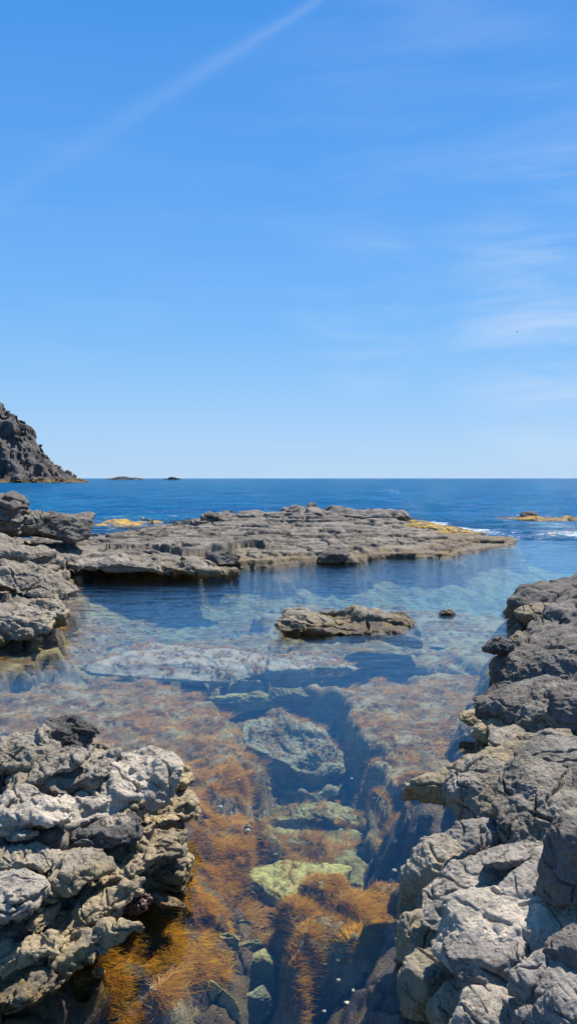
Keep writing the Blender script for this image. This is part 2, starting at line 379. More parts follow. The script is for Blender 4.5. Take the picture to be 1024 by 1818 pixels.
# ---- boulders: photo position -> ray met with the bank's height function -> real size from the distance
def place(px, py, w, h, hf, r=.8, lift=0., y=None, zc=None):
    if zc is not None: p = P(px, py, zc)
    elif y is not None:
        d = ray(px, py); p = np.array([0, 0, H])+d*(y/d[1])
    else: p = cast(px, py, lambda a, b: np.maximum(hf(a, b)+RAISE, .03))
    dist = float(np.dot(p-np.array([0, 0, H]), FW)); sx = w*dist/F; Ha = h*dist/F
    phi = math.atan2(H-p[2], p[1]); sy = min(r*sx, .6*Ha/max(math.sin(phi), .05)); sz = max((Ha-sy*math.sin(phi))/math.cos(phi), .3*Ha)
    p[2] += lift
    return p, (sx, sy, sz)
SZ = 1.12; RAISE = .07
def rocks(lst, hf, group, parent=None, nm='boulder'):
    for k, s in enumerate(lst):
        px, py, w, h, mat, rot, lab = s[:7]; kw = dict(s[7]) if len(s) > 7 else {}
        kw.setdefault('facet', 1.1); kw.setdefault('bedamt', .3); nme = kw.pop('name', nm); r = kw.pop('r', .9); lift = kw.pop('lift', 0.); seed = kw.pop('seed', 100+k*7+len(lst)); y = kw.pop('y', None); zc = kw.pop('zc', None)
        p, sz = place(px, py, w, h, hf, r, lift, y, zc)
        sz = tuple(v*SZ for v in sz)
        boulder(nme, lab, p, sz, mat, seed, rot, parent, group, **kw)

RB = [
 (1026, 1068, 200, 92, 'dark', (0, -8, 10), 'farthest dark boulder on the right bank, rising at the edge of the open water', dict(n=90, y=11.1, r=1.1)),
 (955, 1090, 62, 40, 'cream', (0, -10, 30), 'cream crusted rock at the foot of the farthest dark boulder', dict(y=10.3)),
 (1035, 1112, 210, 86, 'dark', (0, -22, 0), 'smooth sloping dark boulder behind the largest black one on the right bank', dict(n=90, y=9.0, r=1.1, bedamt=.5)),
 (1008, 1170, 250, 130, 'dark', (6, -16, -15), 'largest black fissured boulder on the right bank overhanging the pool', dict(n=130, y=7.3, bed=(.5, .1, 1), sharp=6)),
 (888, 1146, 48, 38, 'dark', (0, 0, 20), 'small black knob of rock on the pool side of the largest black boulder', dict(y=7.6, sharp=5)),
 (893, 1240, 70, 54, 'dark', (0, -30, 0), 'dark wet rock tucked low under the largest black boulder by the water', dict()),
 (945, 1242, 146, 62, 'grey', (4, -14, -10), 'flat topped tan slab just below the largest black boulder', dict(n=80)),
 (832, 1274, 38, 30, 'cream', (0, 10, 0), 'pale rounded cobble alone at the waterline beside the mid bank stack', dict(sharp=5)),
 (866, 1262, 44, 20, 'cream', (0, 5, 0), 'flat oval cobble balanced above the pale cobbles at the waterline', dict(sharp=5, lift=.05)),
 (893, 1288, 62, 32, 'cream', (0, -10, 40), 'cream lumpy cobble wedged behind the waterline cobbles', dict(sharp=6)),
 (863, 1300, 52, 46, 'cream', (0, 20, 10), 'white topped knobbly cobble lowest at the water in the cobble stack', dict(sharp=5)),
 (972, 1275, 110, 80, 'grey', (0, -38, 20), 'tilted grey slab with cream edge leaning on the black boulder at the right edge', dict(n=80)),
 (1022, 1268, 80, 110, 'dark', (0, 5, 0), 'black upright boulder cut by the right edge above the cream slabs', dict(n=80)),
 (914, 1362, 176, 92, 'cream', (0, -15, 12), 'pointed crusted ledge jutting over the water with dark underside', dict(n=110, planes=4, sharp=12, r=.7, bed=(.3, .2, 1))),
 (928, 1322, 96, 56, 'grey', (0, 24, -20), 'rough grey block above the root of the pointed ledge', dict(n=70)),
 (985, 1345, 130, 80, 'grey', (8, -12, 10), 'wide grey slab behind the block above the pointed ledge', dict(n=90)),
 (880, 1402, 130, 104, 'grey', (0, -12, 25), 'grey block with a dark hollow on its side, right of the pointed ledge', dict(n=110, crack=1.6)),
 (968, 1440, 160, 140, 'grey', (0, 6, -20), 'big rounded boulder with white scratched top and shaded front', dict(n=130, sharp=12)),
 (1026, 1392, 90, 76, 'grey', (0, -20, 0), 'grey rock behind the white scratched boulder at the right edge', dict(n=70)),
 (888, 1484, 118, 58, 'pale', (0, 16, 10), 'smooth tan boulder wedged below the block with the dark hollow', dict(n=90, sharp=14)),
 (815, 1530, 132, 108, 'grey', (6, -14, 10), 'broad tan boulder sloping to the water at the bend of the bank', dict(n=110, sharp=14)),
 (918, 1531, 94, 50, 'pale', (0, -8, -15), 'oval grey boulder lying on the slab right of the broad tan boulder', dict(n=90, sharp=12, lift=.03)),
 (845, 1582, 120, 76, 'pale', (0, -10, 15), 'long pale block with a sheer black front face in mid bank', dict(n=100, sharp=30, planes=5, lift=.03)),
 (776, 1556, 52, 46, 'grey', (0, 0, 0), 'round brown grey cobble on the water side of the long pale block', dict(sharp=6)),
 (745, 1580, 60, 84, 'cream', (0, 10, 0), 'cream spotted rock at the waterline beneath the broad tan boulder', dict(n=70)),
 (768, 1608, 50, 44, 'grey', (0, 5, 40), 'small knobbly stone above the shaded face of the lower bank', dict(sharp=6)),
 (752, 1668, 84, 110, 'grey', (0, 10, 20), 'dark grey crag standing in water under the small knobbly stone', dict(n=90)),
 (762, 1752, 100, 130, 'grey', (0, -6, 0), 'dark grey crag lowest on the water side of the lower bank', dict(n=90)),
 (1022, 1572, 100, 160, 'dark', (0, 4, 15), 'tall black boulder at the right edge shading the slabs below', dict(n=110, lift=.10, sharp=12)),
 (945, 1575, 100, 70, 'pale', (0, -10, 30), 'pale jagged rock between the oval boulder and the tall black one', dict(n=70)),
 (905, 1645, 190, 110, 'pale', (2, -14, 12), 'widest pale slab with a long crack across it', dict(n=150, sharp=26, planes=5, crack=1.4)),
 (868, 1710, 134, 110, 'pale', (0, -6, -8), 'square pale block with black front below the cracked slab', dict(n=130, sharp=30, planes=4, lift=.04)),
 (985, 1740, 116, 100, 'pale', (0, -22, 30), 'pale angular boulder half shaded at the lower right', dict(n=110, sharp=26)),
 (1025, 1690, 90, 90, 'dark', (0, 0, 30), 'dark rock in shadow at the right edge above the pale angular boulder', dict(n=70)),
 (880, 1792, 124, 90, 'pale', (0, 3, 10), 'rounded pale boulder at the bottom edge right of the shaded crags', dict(n=120, sharp=12)),
 (962, 1800, 76, 60, 'pale', (0, -14, -10), 'small pale stone between the two pale boulders at the bottom edge', dict(n=80, sharp=14)),
 (1015, 1792, 80, 90, 'pale', (0, 16, 10), 'pale stone in the bottom right corner', dict(n=80, sharp=18)),
 (815, 1790, 80, 100, 'grey', (0, -6, 10), 'shaded grey stone with a cream seam beside the rounded pale boulder', dict(n=80)),
]
rocks(RB, bank_h, 'boulders of the right bank')

LB = [
 (35, 1335, 120, 90, 'grey', (0, -20, -10), None, dict(n=110, lift=-.02)),
 (118, 1322, 80, 66, 'dark', (0, -6, 20), 'dark upright block on the crest', dict(n=110, sharp=26, lift=.06)),
 (170, 1352, 90, 40, 'grey', (0, 14, 10), None, dict(n=70)),
 (75, 1372, 120, 60, 'grey', (0, -24, 10), None, dict(n=100)),
 (130, 1388, 120, 60, 'grey', (0, -14, 10), None, dict(n=100, lift=.03)),
 (205, 1408, 180, 92, 'pale', (10, -10, 14), 'big grey slab catching the sun', dict(n=160, sharp=30, planes=6, lift=.07)),
 (290, 1385, 90, 56, 'cream', (0, 10, 0), None, dict(n=90, lift=.03)),
 (300, 1432, 106, 62, 'cream', (0, -8, 20), None, dict(n=100)),
 (45, 1455, 150, 72, 'pale', (0, -6, -6), None, dict(n=120, lift=.04)),
 (180, 1478, 130, 60, 'dark', (0, -10, 0), None, dict(n=100)),
 (250, 1512, 150, 66, 'cream', (4, -14, 6), 'cream crusted slab', dict(n=130)),
 (45, 1520, 110, 50, 'grey', (0, 4, 6), None, dict(n=90, sharp=6)),
 (105, 1552, 130, 84, 'grey', (0, -12, 0), None, dict(n=110)),
 (15, 1605, 120, 88, 'pale', (0, -6, 0), None, dict(n=120, sharp=12, lift=.04)),
 (200, 1560, 130, 40, 'cream', (0, -26, 4), None, dict(n=90)),
 (140, 1628, 190, 52, 'cream', (0, -24, 8), 'long tilted cream slab', dict(n=130)),
 (40, 1690, 130, 50, 'cream', (0, -20, 0), None, dict(n=90)),
 (85, 1712, 260, 42, 'grey', (0, -24, 10), None, dict(n=110)),
 (300, 1545, 60, 90, 'grey', (0, 10, 0), None, dict(n=70)),
 (15, 1770, 140, 60, 'grey', (0, -20, 0), None, dict(n=90)),
]
_rs = np.random.RandomState(77)
for s_ in LB: s_[7].setdefault('bedamt', 1.7); s_[7].setdefault('facet', 1.5)
for k_ in range(22):
    py_ = _rs.uniform(1350, 1770); px_ = _rs.uniform(-10, min(325, 330-(max(py_-1560, 0))*1.25)); w_ = _rs.uniform(40, 80)
    LB.append((px_, py_, w_, w_*_rs.uniform(.35, .6), ('cream' if px_ > 190 or py_ > 1640 else ['grey', 'dark', 'grey', 'pale'][k_ % 4]), (_rs.normal()*8, -16+_rs.normal()*9, _rs.normal()*20), None, dict(n=60, lift=_rs.uniform(-.03, .02), bedamt=1.5, facet=1.5, seed=900+k_)))
rocks(LB, out_h, None, outcrop, 'slab')

# left bank blocks
SZ = 1.05
LL = [
 (3, 911, 76, 64, 'dark', (0, 0, 20), 'tall dark layered block on the left bank cut by the left edge', dict(n=90, y=17.5, bedamt=2, zc=None)),
 (104, 932, 104, 46, 'dark', (0, 4, 10), 'black hollowed boulder sitting at the back of the left bank', dict(n=110, y=19, crack=1.5)),
 (45, 928, 70, 44, 'grey', (0, 0, 0), 'grey rock between the tall block and the black hollowed boulder', dict(n=70, y=18.5)),
 (25, 992, 150, 64, 'shelf', (0, 8, 10), 'broad layered slab below the tall dark block', dict(n=110, y=14.5, bedamt=1.6)),
 (30, 1104, 110, 50, 'shelf', (0, -6, 10), 'rounded rock at the waterline at the left edge', dict(n=110, y=9.8, bedamt=1.5)),
 (85, 1085, 62, 50, 'shelf', (0, 10, 30), 'knobbly cream rock beside the pool at the foot of the left bank', dict(n=80, y=10.3)),
 (60, 1032, 130, 60, 'shelf', (0, 12, 10), 'cream topped step of rock halfway down the left bank', dict(n=110, y=12., bedamt=1.6)),
]
rocks(LL, left_h, 'blocks on the left bank')
# blocks of the shelf
SB = [
 (395, 990, 60, 24, 'dark', (0, 0, 5), 'dark rounded rock on the pool edge of the long shelf', dict(y=17.6, n=60)),
 (595, 988, 56, 22, 'dark', (0, 0, 0), 'low dark knob at the pool edge in the middle of the shelf', dict(y=19., n=60)),
 (600, 917, 190, 30, 'shelf', (0, 2, 5), 'highest humped slab on the sea side of the shelf', dict(y=31.0, n=110, bedamt=2, r=1.2)),
 (440, 921, 160, 24, 'shelf', (0, 3, 5), 'flat dark edged slab left of the humped slab on the shelf', dict(y=30.0, n=100, bedamt=2, r=1.)),
 (240, 1003, 220, 22, 'shelf', (0, 2, 3), 'flat fractured slab along the pool edge at the left end of the shelf', dict(y=16.2, n=120, bedamt=1.6, r=.8)),
]
rocks(SB, left_h, 'slabs on the shelf')

# rocks standing in the pool
boulder('pool_rock', 'long flat rock island with cream crust in the middle of the pool', P(632, 1112, .0), (2.0, 1.1, .24), 'island', 31, (4, 5, 6), n=190, sharp=12, planes=7, bedamt=1.3, bed=(.2, .5, 1))
boulder('pool_rock', 'cream low end of the rock island beside its main block', P(556, 1108, .03), (1.0, .9, .29), 'island', 35, (0, 8, 0), n=110, sharp=12)
boulder('pool_rock', 'tiny dark rock tip just right of the rock island', P(793, 1090, .0), (.26, .2, .14), 'dark', 33, (0, 0, 0), n=50)
# wave-washed rock out to the right
boulder('reef_rock', 'small black rock awash beyond the right end of the shelf', P(940, 921, .0), (1.0, .8, .75), 'dark', 41, n=60)
boulder('reef_rock', 'low yellow weeded reef around the small black rock awash', P(962, 923, .0), (3.6, 3.0, .2), 'weedrock', 42, n=90)
boulder('reef_rock', 'yellow weeded reef rock behind the black hollowed boulder', P(200, 934, .0), (4.2, 4.4, .26), 'weedrock', 43, n=90)
boulder('reef_rock', 'yellow weeded rock at the sea edge where the shelf slopes down', P(728, 940, .14), (3.4, 3.6, .36), 'weedrock', 44, n=80)

# ---- headland and islets
def fz_cliff(x, y):
    X = x+115*1.0; 
    prof = np.interp(x, [-260, -200, -175, -150, -141, -134, -127, -120, -112, -106, -100], [86, 68, 53, 36, 29, 19, 9.5, 5, 1.5, -1, -4])
    yy = (y-350)
    front = sstep(yy+fbm(xyz(x*.05, y*.05, 1), 3)*9, -6, 22)
    h = prof*front
    rid = np.abs(fbm(xyz(x*.07, y*.05, 4), 4))
    h = h+(-rid*14+3.)*sstep(h, 1, 14)+fbm(xyz(x*.35, y*.35, 2), 4)*1.6*sstep(h, 0, 5)
    f1, f2, r, cx, cy = worley2(x*.28+fbm(xyz(x*.1, y*.1), 2), y*.28, 21)
    h = h+(r[:, 0]-.5)*3.2*sstep(h, 1, 6)-np.exp(-((f2-f1)/.1)**2)*1.2
    h = np.where(h < .8, h, .6*h+.4*terrace(h+fbm(xyz(x*.1, y*.1, 7), 2)*2, 3.1, .14))
    return h-.3, h > -4
V, Q, keep = hfield(-262, -96, 338, 400, .45, .4, fz_cliff)
V = disp3(V, Q, 3.4, .11, 5, 6)
cl = mesh_np('headland', V, Q, M['cliff']); tag(cl, 'steep grey rocky headland falling to the sea at the left horizon', 'headland')
def islet(px0, px1, top, seed, lab):
    a = P(px0, 851.4); b = P(px1, 851.4); c = (a+b)/2; w = b[0]-a[0]
    boulder('islet', lab, (c[0], c[1], -1.2), (w*1.05, w*.5, top), 'islet', seed, n=60, sharp=5, group='islets on the horizon', bedamt=.8, cat='islet')
islet(190, 262, 9.5, 52, 'long low dark islet on the horizon near the headland')
islet(290, 320, 12, 51, 'small domed dark islet on the horizon right of the long one')

# ------------------------------------------------------------------ seabed
A_ = P2([(-200, 1235), (130, 1222), (240, 1214), (340, 1222), (400, 1262), (445, 1330), (468, 1390), (480, 1460), (455, 1520), (420, 1580), (400, 1640), (350, 1700), (330, 1830), (-400, 1950)], -.3)
B_ = P2([(560, 1222), (700, 1205), (900, 1205), (1000, 1400), (860, 1420), (740, 1390), (655, 1420), (640, 1330), (630, 1280)], -.3)
B2_ = P2([(650, 1420), (720, 1400), (900, 1420), (850, 1530), (700, 1500)], -.45)
C_ = P2([(500, 1600), (600, 1580), (700, 1556), (800, 1520), (900, 1700), (720, 1735), (600, 1735), (480, 1720), (450, 1660)], -.3)
D_ = P2([(-100, 1175), (120, 1155), (200, 1130), (420, 1120), (500, 1060), (800, 1080), (1000, 1100), (1000, 1180), (700, 1185), (500, 1150), (420, 1175), (160, 1180), (60, 1200), (-100, 1215)], -.45)
E_ = P2([(130, 1030), (500, 1030), (700, 1060), (430, 1100), (160, 1120), (100, 1100)], -.5)
G_ = P2([(118, 1008), (400, 1004), (660, 996), (650, 1012), (500, 1018), (420, 1032), (290, 1050), (130, 1036)], -.15)
K_ = P2([(-60, 1130), (60, 1120), (130, 1040), (165, 1060), (120, 1120), (95, 1180), (30, 1215), (-60, 1220)], -.15)
H_ = P2([(345, 1590), (480, 1545), (500, 1640), (440, 1700), (440, 1830), (320, 1830)], -.6)
CH_ = P2([(470, 1400), (620, 1400), (600, 1540), (480, 1620), (450, 1830), (320, 1830), (350, 1640), (450, 1540)], -.6)
def bed_h(x, y, nz=True):
    z = np.full(x.shape, -1.25)
    w = fbm(xyz(x*1.7, y*1.7, 5), 3)*.34+fbm(xyz(x*4, y*4, 8), 3)*.16+fbm(xyz(x*.6, y*.6, 5), 2)*.2
    for pl, d, s in ((A_, -.25, .32), (B_, -.3, .3), (B2_, -.5, .25), (C_, -.26, .48), (D_, -.50, .8), (E_, -.90, 1.3), (H_, -.55, .25), (K_, -.10, .3)):
        sd = polysd(x, y, pl)+w*(1. if s < .5 else 2.0)
        z = np.maximum(z, -1.25+(1.25+d)*sstep(sd, -s, s*.55))
    sS = polysd(x, y, SHELF)+w*.5; z = np.maximum(z, np.minimum(-.60+.42*np.minimum(sS, 0), -.3))
    sL = polysd(x, y, LEFT)+w*.5; z = np.maximum(z, np.minimum(-.22+.42*np.minimum(sL, 0), -.2))
    ch = sstep(y, 2.0, 4.2); z = np.maximum(z, -1.25+.72*(1-ch))
    z = z+.06*w
    z = z-sstep(y, 24, 60)*6
    return z
def bed_full(x, y):
    z = bed_h(x, y); f1, f2, r, cx, cy = worley2(x*2.6, y*2.6, 17)
    return z+((r[:, 0]-.5)*.10-.05*np.exp(-((f2-f1)/.1)**2))*sstep(y, 8.5, 5.5)+fbm(xyz(x*5, y*5, 3), 4)*.05*sstep(y, 22, 12), np.ones(len(x), bool)
xs = np.concatenate([np.linspace(-60, -6.2, 30), np.arange(-6, 8, .035), np.linspace(8.2, 60, 30)]); ys = np.concatenate([np.arange(.5, 13, .035), np.arange(13.05, 26, .05), np.arange(26.1, 42, .2), np.linspace(43, 400, 40)])
X, Y = np.meshgrid(xs, ys); x = X.ravel(); y = Y.ravel(); z, _ = bed_full(x, y)
o = mesh_np('seabed', np.stack([x, y, z], 1), gridq(len(xs), len(ys)), M['seabed']); tag(o, kind='structure')
# the ground far down under the open sea, to the horizon
o = mesh_np('deep_seabed', [(-9000, -50, -9), (9000, -50, -9), (9000, 9500, -9), (-9000, 9500, -9)], [(0, 1, 2, 3)], M['seabed']); tag(o, kind='structure')

# submerged rocks
SR = [
 ('submerged_slab', 'large pale submerged slab with brown fuzz, left of the rock island', 350, 1163, -.16, 250, 66, .18, 'sub_pale', (-3, 4, -8), dict(n=110, sharp=30, r=1., rough=.4, facet=.3)),
 ('submerged_slab', 'pale submerged slab right of the largest one, in front of the rock island', 545, 1172, -.2, 130, 48, .16, 'sub_pale', (0, 3, 5), dict(n=80)),
 ('submerged_rock', 'small pale underwater stone under the large slab', 440, 1212, -.35, 50, 24, .18, 'sub_pale', (0, 0, 0), {}),
 ('submerged_rock', 'flat greenish underwater stone at the head of the channel', 430, 1236, -.35, 100, 24, .18, 'sub_green', (0, -3, 10), {}),
 ('submerged_rock', 'bright green tinged underwater stone right of the flat greenish one', 513, 1227, -.3, 66, 30, .2, 'sub_green', (0, 4, 0), {}),
 ('submerged_boulder', 'huge fuzzy submerged boulder in the middle of the channel', 512, 1308, -.38, 180, 150, .6, 'sub_brown', (10, 8, 6), dict(n=130, sharp=18, bedamt=1.5)),
 ('submerged_rock', 'tiny pale underwater stone in the dark gap before the huge boulder', 538, 1412, -.75, 36, 20, .1, 'sub_green', (0, 0, 20), {}),
 ('submerged_slab', 'broad yellowish bed of stone under the channel slabs', 530, 1500, -.72, 210, 190, .2, 'sub_green', (0, 0, 0), dict(n=120, planes=3)),
 ('submerged_rock', 'angular ochre underwater stone left of the triangular slab', 425, 1600, -.6, 60, 44, .16, 'sub_green', (0, 12, 20), {}),
 ('submerged_slab', 'weedy green slab across the channel beyond the triangular one', 545, 1442, -.62, 170, 66, .22, 'sub_green', (0, -4, 0), dict(n=100)),
 ('submerged_slab', 'weed covered rock behind the triangular slab', 515, 1500, -.55, 150, 60, .22, 'sub_green', (0, -3, 10), dict(n=100)),
 ('submerged_slab', 'pale yellow green triangular slab on the channel floor', 505, 1556, -.42, 122, 78, .13, 'sub_lime', (2, -2, -38), dict(n=110, sharp=30, planes=3, rough=.5)),
 ('submerged_rock', 'long ochre stone in the dark trench left of the orange mat', 462, 1700, -.5, 50, 70, .2, 'sub_green', (0, 8, 15), {}),
 ('submerged_rock', 'weedy olive stone below the long ochre one in the trench', 452, 1768, -.55, 60, 60, .2, 'sub_brown', (0, -8, 40), {}),
 ('submerged_rock', 'small pale stone left of the long ochre one', 415, 1732, -.5, 40, 34, .14, 'sub_lime', (0, 20, 10), {}),
 ('submerged_rock', 'broad shaded stone on the deep floor in front of the orange mat', 560, 1790, -.62, 120, 60, .2, 'sub_brown', (0, 5, 10), {}),
 ('submerged_rock', 'striped upright underwater stone along the weedy left shelf', 388, 1668, -.35, 44, 90, .3, 'sub_green', (0, 20, 0), dict(bedamt=2)),
 ('submerged_rock', 'yellow cobble beside the striped underwater stone', 412, 1690, -.5, 34, 46, .16, 'sub_lime', (0, 30, 0), {}),
 ('submerged_rock', 'ochre cobble under the front edge of the orange weed', 445, 1676, -.5, 46, 40, .14, 'sub_green', (0, -20, 0), {}),
 ('submerged_boulder', 'lumpy yellow submerged boulder at the bottom edge', 362, 1766, -.42, 84, 66, .28, 'sub_lime', (0, 10, 0), dict(n=90, crack=1.8)),
 ('submerged_rock', 'grey underwater cobble between the yellow cobble and triangular slab', 436, 1640, -.5, 40, 24, .12, 'sub_pale', (0, 0, 0), {}),
 ('submerged_rock', 'shaded round cobble at the bottom edge right of the yellow boulder', 440, 1800, -.75, 60, 46, .2, 'sub_brown', (0, 0, 0), {}),
]
for k, (nm, lab, px, py, z, w, h, th, mt, rot, kw) in enumerate(SR):
    kw = dict(kw); kw.setdefault('n', 60); r = kw.pop('r', 1.); p = P(px, py, z); dist = np.dot(p-np.array([0, 0, H]), FW); phi = math.atan2(H-z, p[1])
    sx = w*dist/F; sy = max((h*dist/F-th*math.cos(phi))/math.sin(phi), .25*sx); p[2] = z-th*.4
    kw.setdefault('facet', .6); kw.setdefault('bedamt', .35); kw.setdefault('crack', .35)
    boulder(nm, lab, p, (sx*1.1, sy*1.1, th*1.1), mt, 300+k*5, rot, **kw)

# ------------------------------------------------------------------ seaweed fronds
def fronds(name, label, polys, n, mat, zf, length, width, clump=.0, seed=0, az0=0., azv=1.6, up=.55, sc=3., kind='stuff', seg=4):
    rs = np.random.RandomState(seed); R = []
    for pl in polys:
        a = pl.min(0); b = pl.max(0); m = int(n/len(polys)*3.2); x = a[0]+(b[0]-a[0])*rs.rand(m); y = a[1]+(b[1]-a[1])*rs.rand(m)
        sd = polysd(x, y, pl)+fbm(xyz(x*2.5, y*2.5, 3), 3)*.25; cl = fbm(xyz(x*sc, y*sc, seed), 3)
        k = (sd > 0) & (cl+(rs.rand(m)-.5)*.5 > clump); R.append(np.stack([x[k], y[k]], 1)[:int(n/len(polys))])
    R = np.concatenate(R); R = R[rs.permutation(len(R))]; N = len(R); per = 14; T0 = R[:max(N//per, 1)]; tid = np.repeat(np.arange(len(T0)), per); x = T0[tid, 0]; y = T0[tid, 1]
    fanv = rs.normal(size=len(T0))*.75; tl = .6+.8*rs.rand(len(T0)); N = len(x); x = x+rs.normal(size=N)*.010; y = y+rs.normal(size=N)*.010
    z0 = zf(x, y)
    az = az0+fbm(xyz(x*1.1, y*1.1, 11+seed), 2)*azv*2.0+fanv[tid]+rs.normal(size=N)*.42
    L = tl[tid]*length*(.45+.9*rs.rand(N))*(.75+.6*sstep(fbm(xyz(x*4, y*4, 6), 2), -.3, .4)); W = width*(.6+.8*rs.rand(N)); u = up*.62*(.4+1.2*rs.rand(N))
    V = np.zeros((N, seg+1, 2, 3)); dx, dy = np.cos(az), np.sin(az)
    bend = rs.normal(size=N)*.35
    px, py, pz = x.copy(), y.copy(), z0.copy()-.005
    for s in range(seg+1):
        f = s/seg; ww = W*(1-.75*f*f)
        sxv, syv = -np.sin(az+bend*f), np.cos(az+bend*f)
        for j, sg in enumerate((-1, 1)):
            V[:, s, j, 0] = px+sg*sxv*ww; V[:, s, j, 1] = py+sg*syv*ww; V[:, s, j, 2] = pz+sg*ww*.4
        e = u*(1-f*1.1); st = L/seg
        px = px+np.cos(az+bend*f)*st*np.cos(e); py = py+np.sin(az+bend*f)*st*np.cos(e); pz = pz+st*np.sin(e)
    V[..., 2] = np.minimum(V[..., 2], -.012)
    base = (np.arange(N)*(seg+1)*2)[:, None]; q = []
    for s in range(seg): q.append(base+np.array([s*2, s*2+1, s*2+3, s*2+2])[None])
    Q = np.concatenate(q); t = np.clip(.5+.8*fbm(xyz(x*3.0, y*3.0, 21+seed), 3)+rs.normal(size=N)*.20+(fanv*.25)[tid], 0, 1)
    T = np.repeat(t, (seg+1)*2)
    o = mesh_np(name, V.reshape(-1, 3), Q, M[mat], attrs={'tint': T}); tag(o, label, 'seaweed', kind=kind); return o
bz = lambda x, y: bed_full(x, y)[0]
fronds('dark_seaweed', 'thin brown weed on the deep floor at the bottom centre of the pool', [P2([(400, 1690), (720, 1700), (700, 1835), (380, 1835)], -.7)], 14000, 'weed_brown', bz, .05, .0010, -.05, 9, az0=.5)
near_out = P2([(-50, 1810), (60, 1765), (150, 1710), (250, 1640), (310, 1580), (330, 1500), (345, 1420), (420, 1480), (420, 1600), (370, 1680), (300, 1740), (230, 1818), (-50, 1860)], -.2)
fronds('orange_seaweed', 'feathery orange brown seaweed fringing the foot of the left outcrop', [near_out], 56000, 'weed_orange', lambda x, y: np.maximum(bz(x, y), np.minimum(fz_out(x, y)[0], -.04)), .06, .0010, -.2, 1, az0=-.5)
fronds('orange_seaweed', 'thick orange seaweed mat in front of the triangular slab', [C_], 80000, 'weed_orange', bz, .046, .0010, -.22, 2, az0=.5)
fronds('orange_seaweed', 'rusty weed on the left shelf between the outcrop and the channel', [P2([(330, 1360), (440, 1350), (478, 1440), (450, 1530), (405, 1600), (380, 1680), (300, 1700), (330, 1560)], -.25)], 42000, 'weed_orange', lambda x, y: np.maximum(bz(x, y), np.minimum(fz_out(x, y)[0], -.04)), .048, .0010, -.15, 7, az0=.2)
fronds('brown_seaweed', 'brown fuzzy seaweed over the shallow shelf left of the channel', [A_], 95000, 'weed_brown', bz, .075, .0017, -.2, 3, az0=.3)
fronds('brown_seaweed', 'brown seaweed over the shallow shelf right of the channel', [B_, B2_], 76000, 'weed_brown', bz, .07, .0017, -.15, 4, az0=.4)
fronds('olive_seaweed', 'sparse olive seaweed tufts over the channel stones', [P2([(400, 1440), (620, 1430), (600, 1530), (560, 1600), (420, 1640), (400, 1560)], -.4)], 9000, 'weed_brown', lambda x, y: np.maximum(bz(x, y), -.5+0*x), .07, .0013, .1, 5)
far = P2([(120, 1040), (500, 1035), (700, 1060), (880, 1100), (860, 1195), (620, 1190), (430, 1215), (0, 1225), (0, 1200), (120, 1120)], -.45)
fronds('seaweed_turf', 'pale fuzzy seaweed streaks on the bottom of the far pool', [far], 60000, 'weed_brown', bz, .10, .004, .0, 6, up=.4, sc=1.2, seg=3)

def fuzz_on(src, name, label, n, length, width, mat, seed, zmin=.25):
    rs = np.random.RandomState(seed); me = src.data; co = np.zeros(len(me.vertices)*3, np.float32); me.vertices.foreach_get('co', co); co = co.reshape(-1, 3)
    no = np.zeros(len(me.vertices)*3, np.float32); me.vertices.foreach_get('normal', no); no = no.reshape(-1, 3)
    k = np.nonzero((no[:, 2] > zmin) & (fbm(co*4+seed, 3) > -.1))[0]; k = k[rs.randint(len(k), size=n//12)]; off = np.array(src.location)
    pts = co[k]+off; pl = None
    zt = {}
    T0 = pts[:, :2]; Z = pts[:, 2]
    tid = np.repeat(np.arange(len(T0)), 12); N = len(tid); az = (rs.normal(size=len(T0))*.8+.4)[tid]+rs.normal(size=N)*.5
    L = length*(.5+rs.rand(N)); W = width*(.6+.8*rs.rand(N)); px, py, pz = T0[tid, 0].copy(), T0[tid, 1].copy(), Z[tid].copy(); V = np.zeros((N, 4, 2, 3)); bend = rs.normal(size=N)*.5; u = .3+.6*rs.rand(N)
    for s_ in range(4):
        f = s_/3; ww = W*(1-.7*f)
        for j, sg in enumerate((-1, 1)):
            V[:, s_, j] = np.stack([px-sg*np.sin(az)*ww, py+sg*np.cos(az)*ww, pz], 1)
        px = px+np.cos(az+bend*f)*L/3; py = py+np.sin(az+bend*f)*L/3; pz = pz+L/3*np.sin(u*(1-f))
    V[..., 2] = np.minimum(V[..., 2], -.012); base = (np.arange(N)*8)[:, None]; Q = np.concatenate([base+np.array([s_*2, s_*2+1, s_*2+3, s_*2+2])[None] for s_ in range(3)])
    o = mesh_np(name, V.reshape(-1, 3), Q, M[mat], attrs={'tint': np.repeat(np.clip(.5+rs.normal(size=len(T0))*.25, 0, 1)[tid], 8)}); tag(o, label, 'seaweed', kind='stuff')
for k_, (n_, l_, w_) in {'pale yellow green': (1500, .035, .001), 'huge fuzzy': (4500, .05, .0016), 'large pale submerged': (4500, .07, .003), 'weedy green slab': (1800, .05, .0014), 'weed covered rock': (2200, .06, .0014), 'pale submerged slab right': (2500, .06, .003)}.items():
    src = [o for o in C.objects if o.get('label', '').startswith(k_)][0]
    fuzz_on(src, 'seaweed_fuzz', 'brown weed fuzz growing on the '+src['label'].split(',')[0].replace('huge fuzzy', 'huge')[:60], n_, l_, w_, 'weed_brown', 60+n_ % 7)

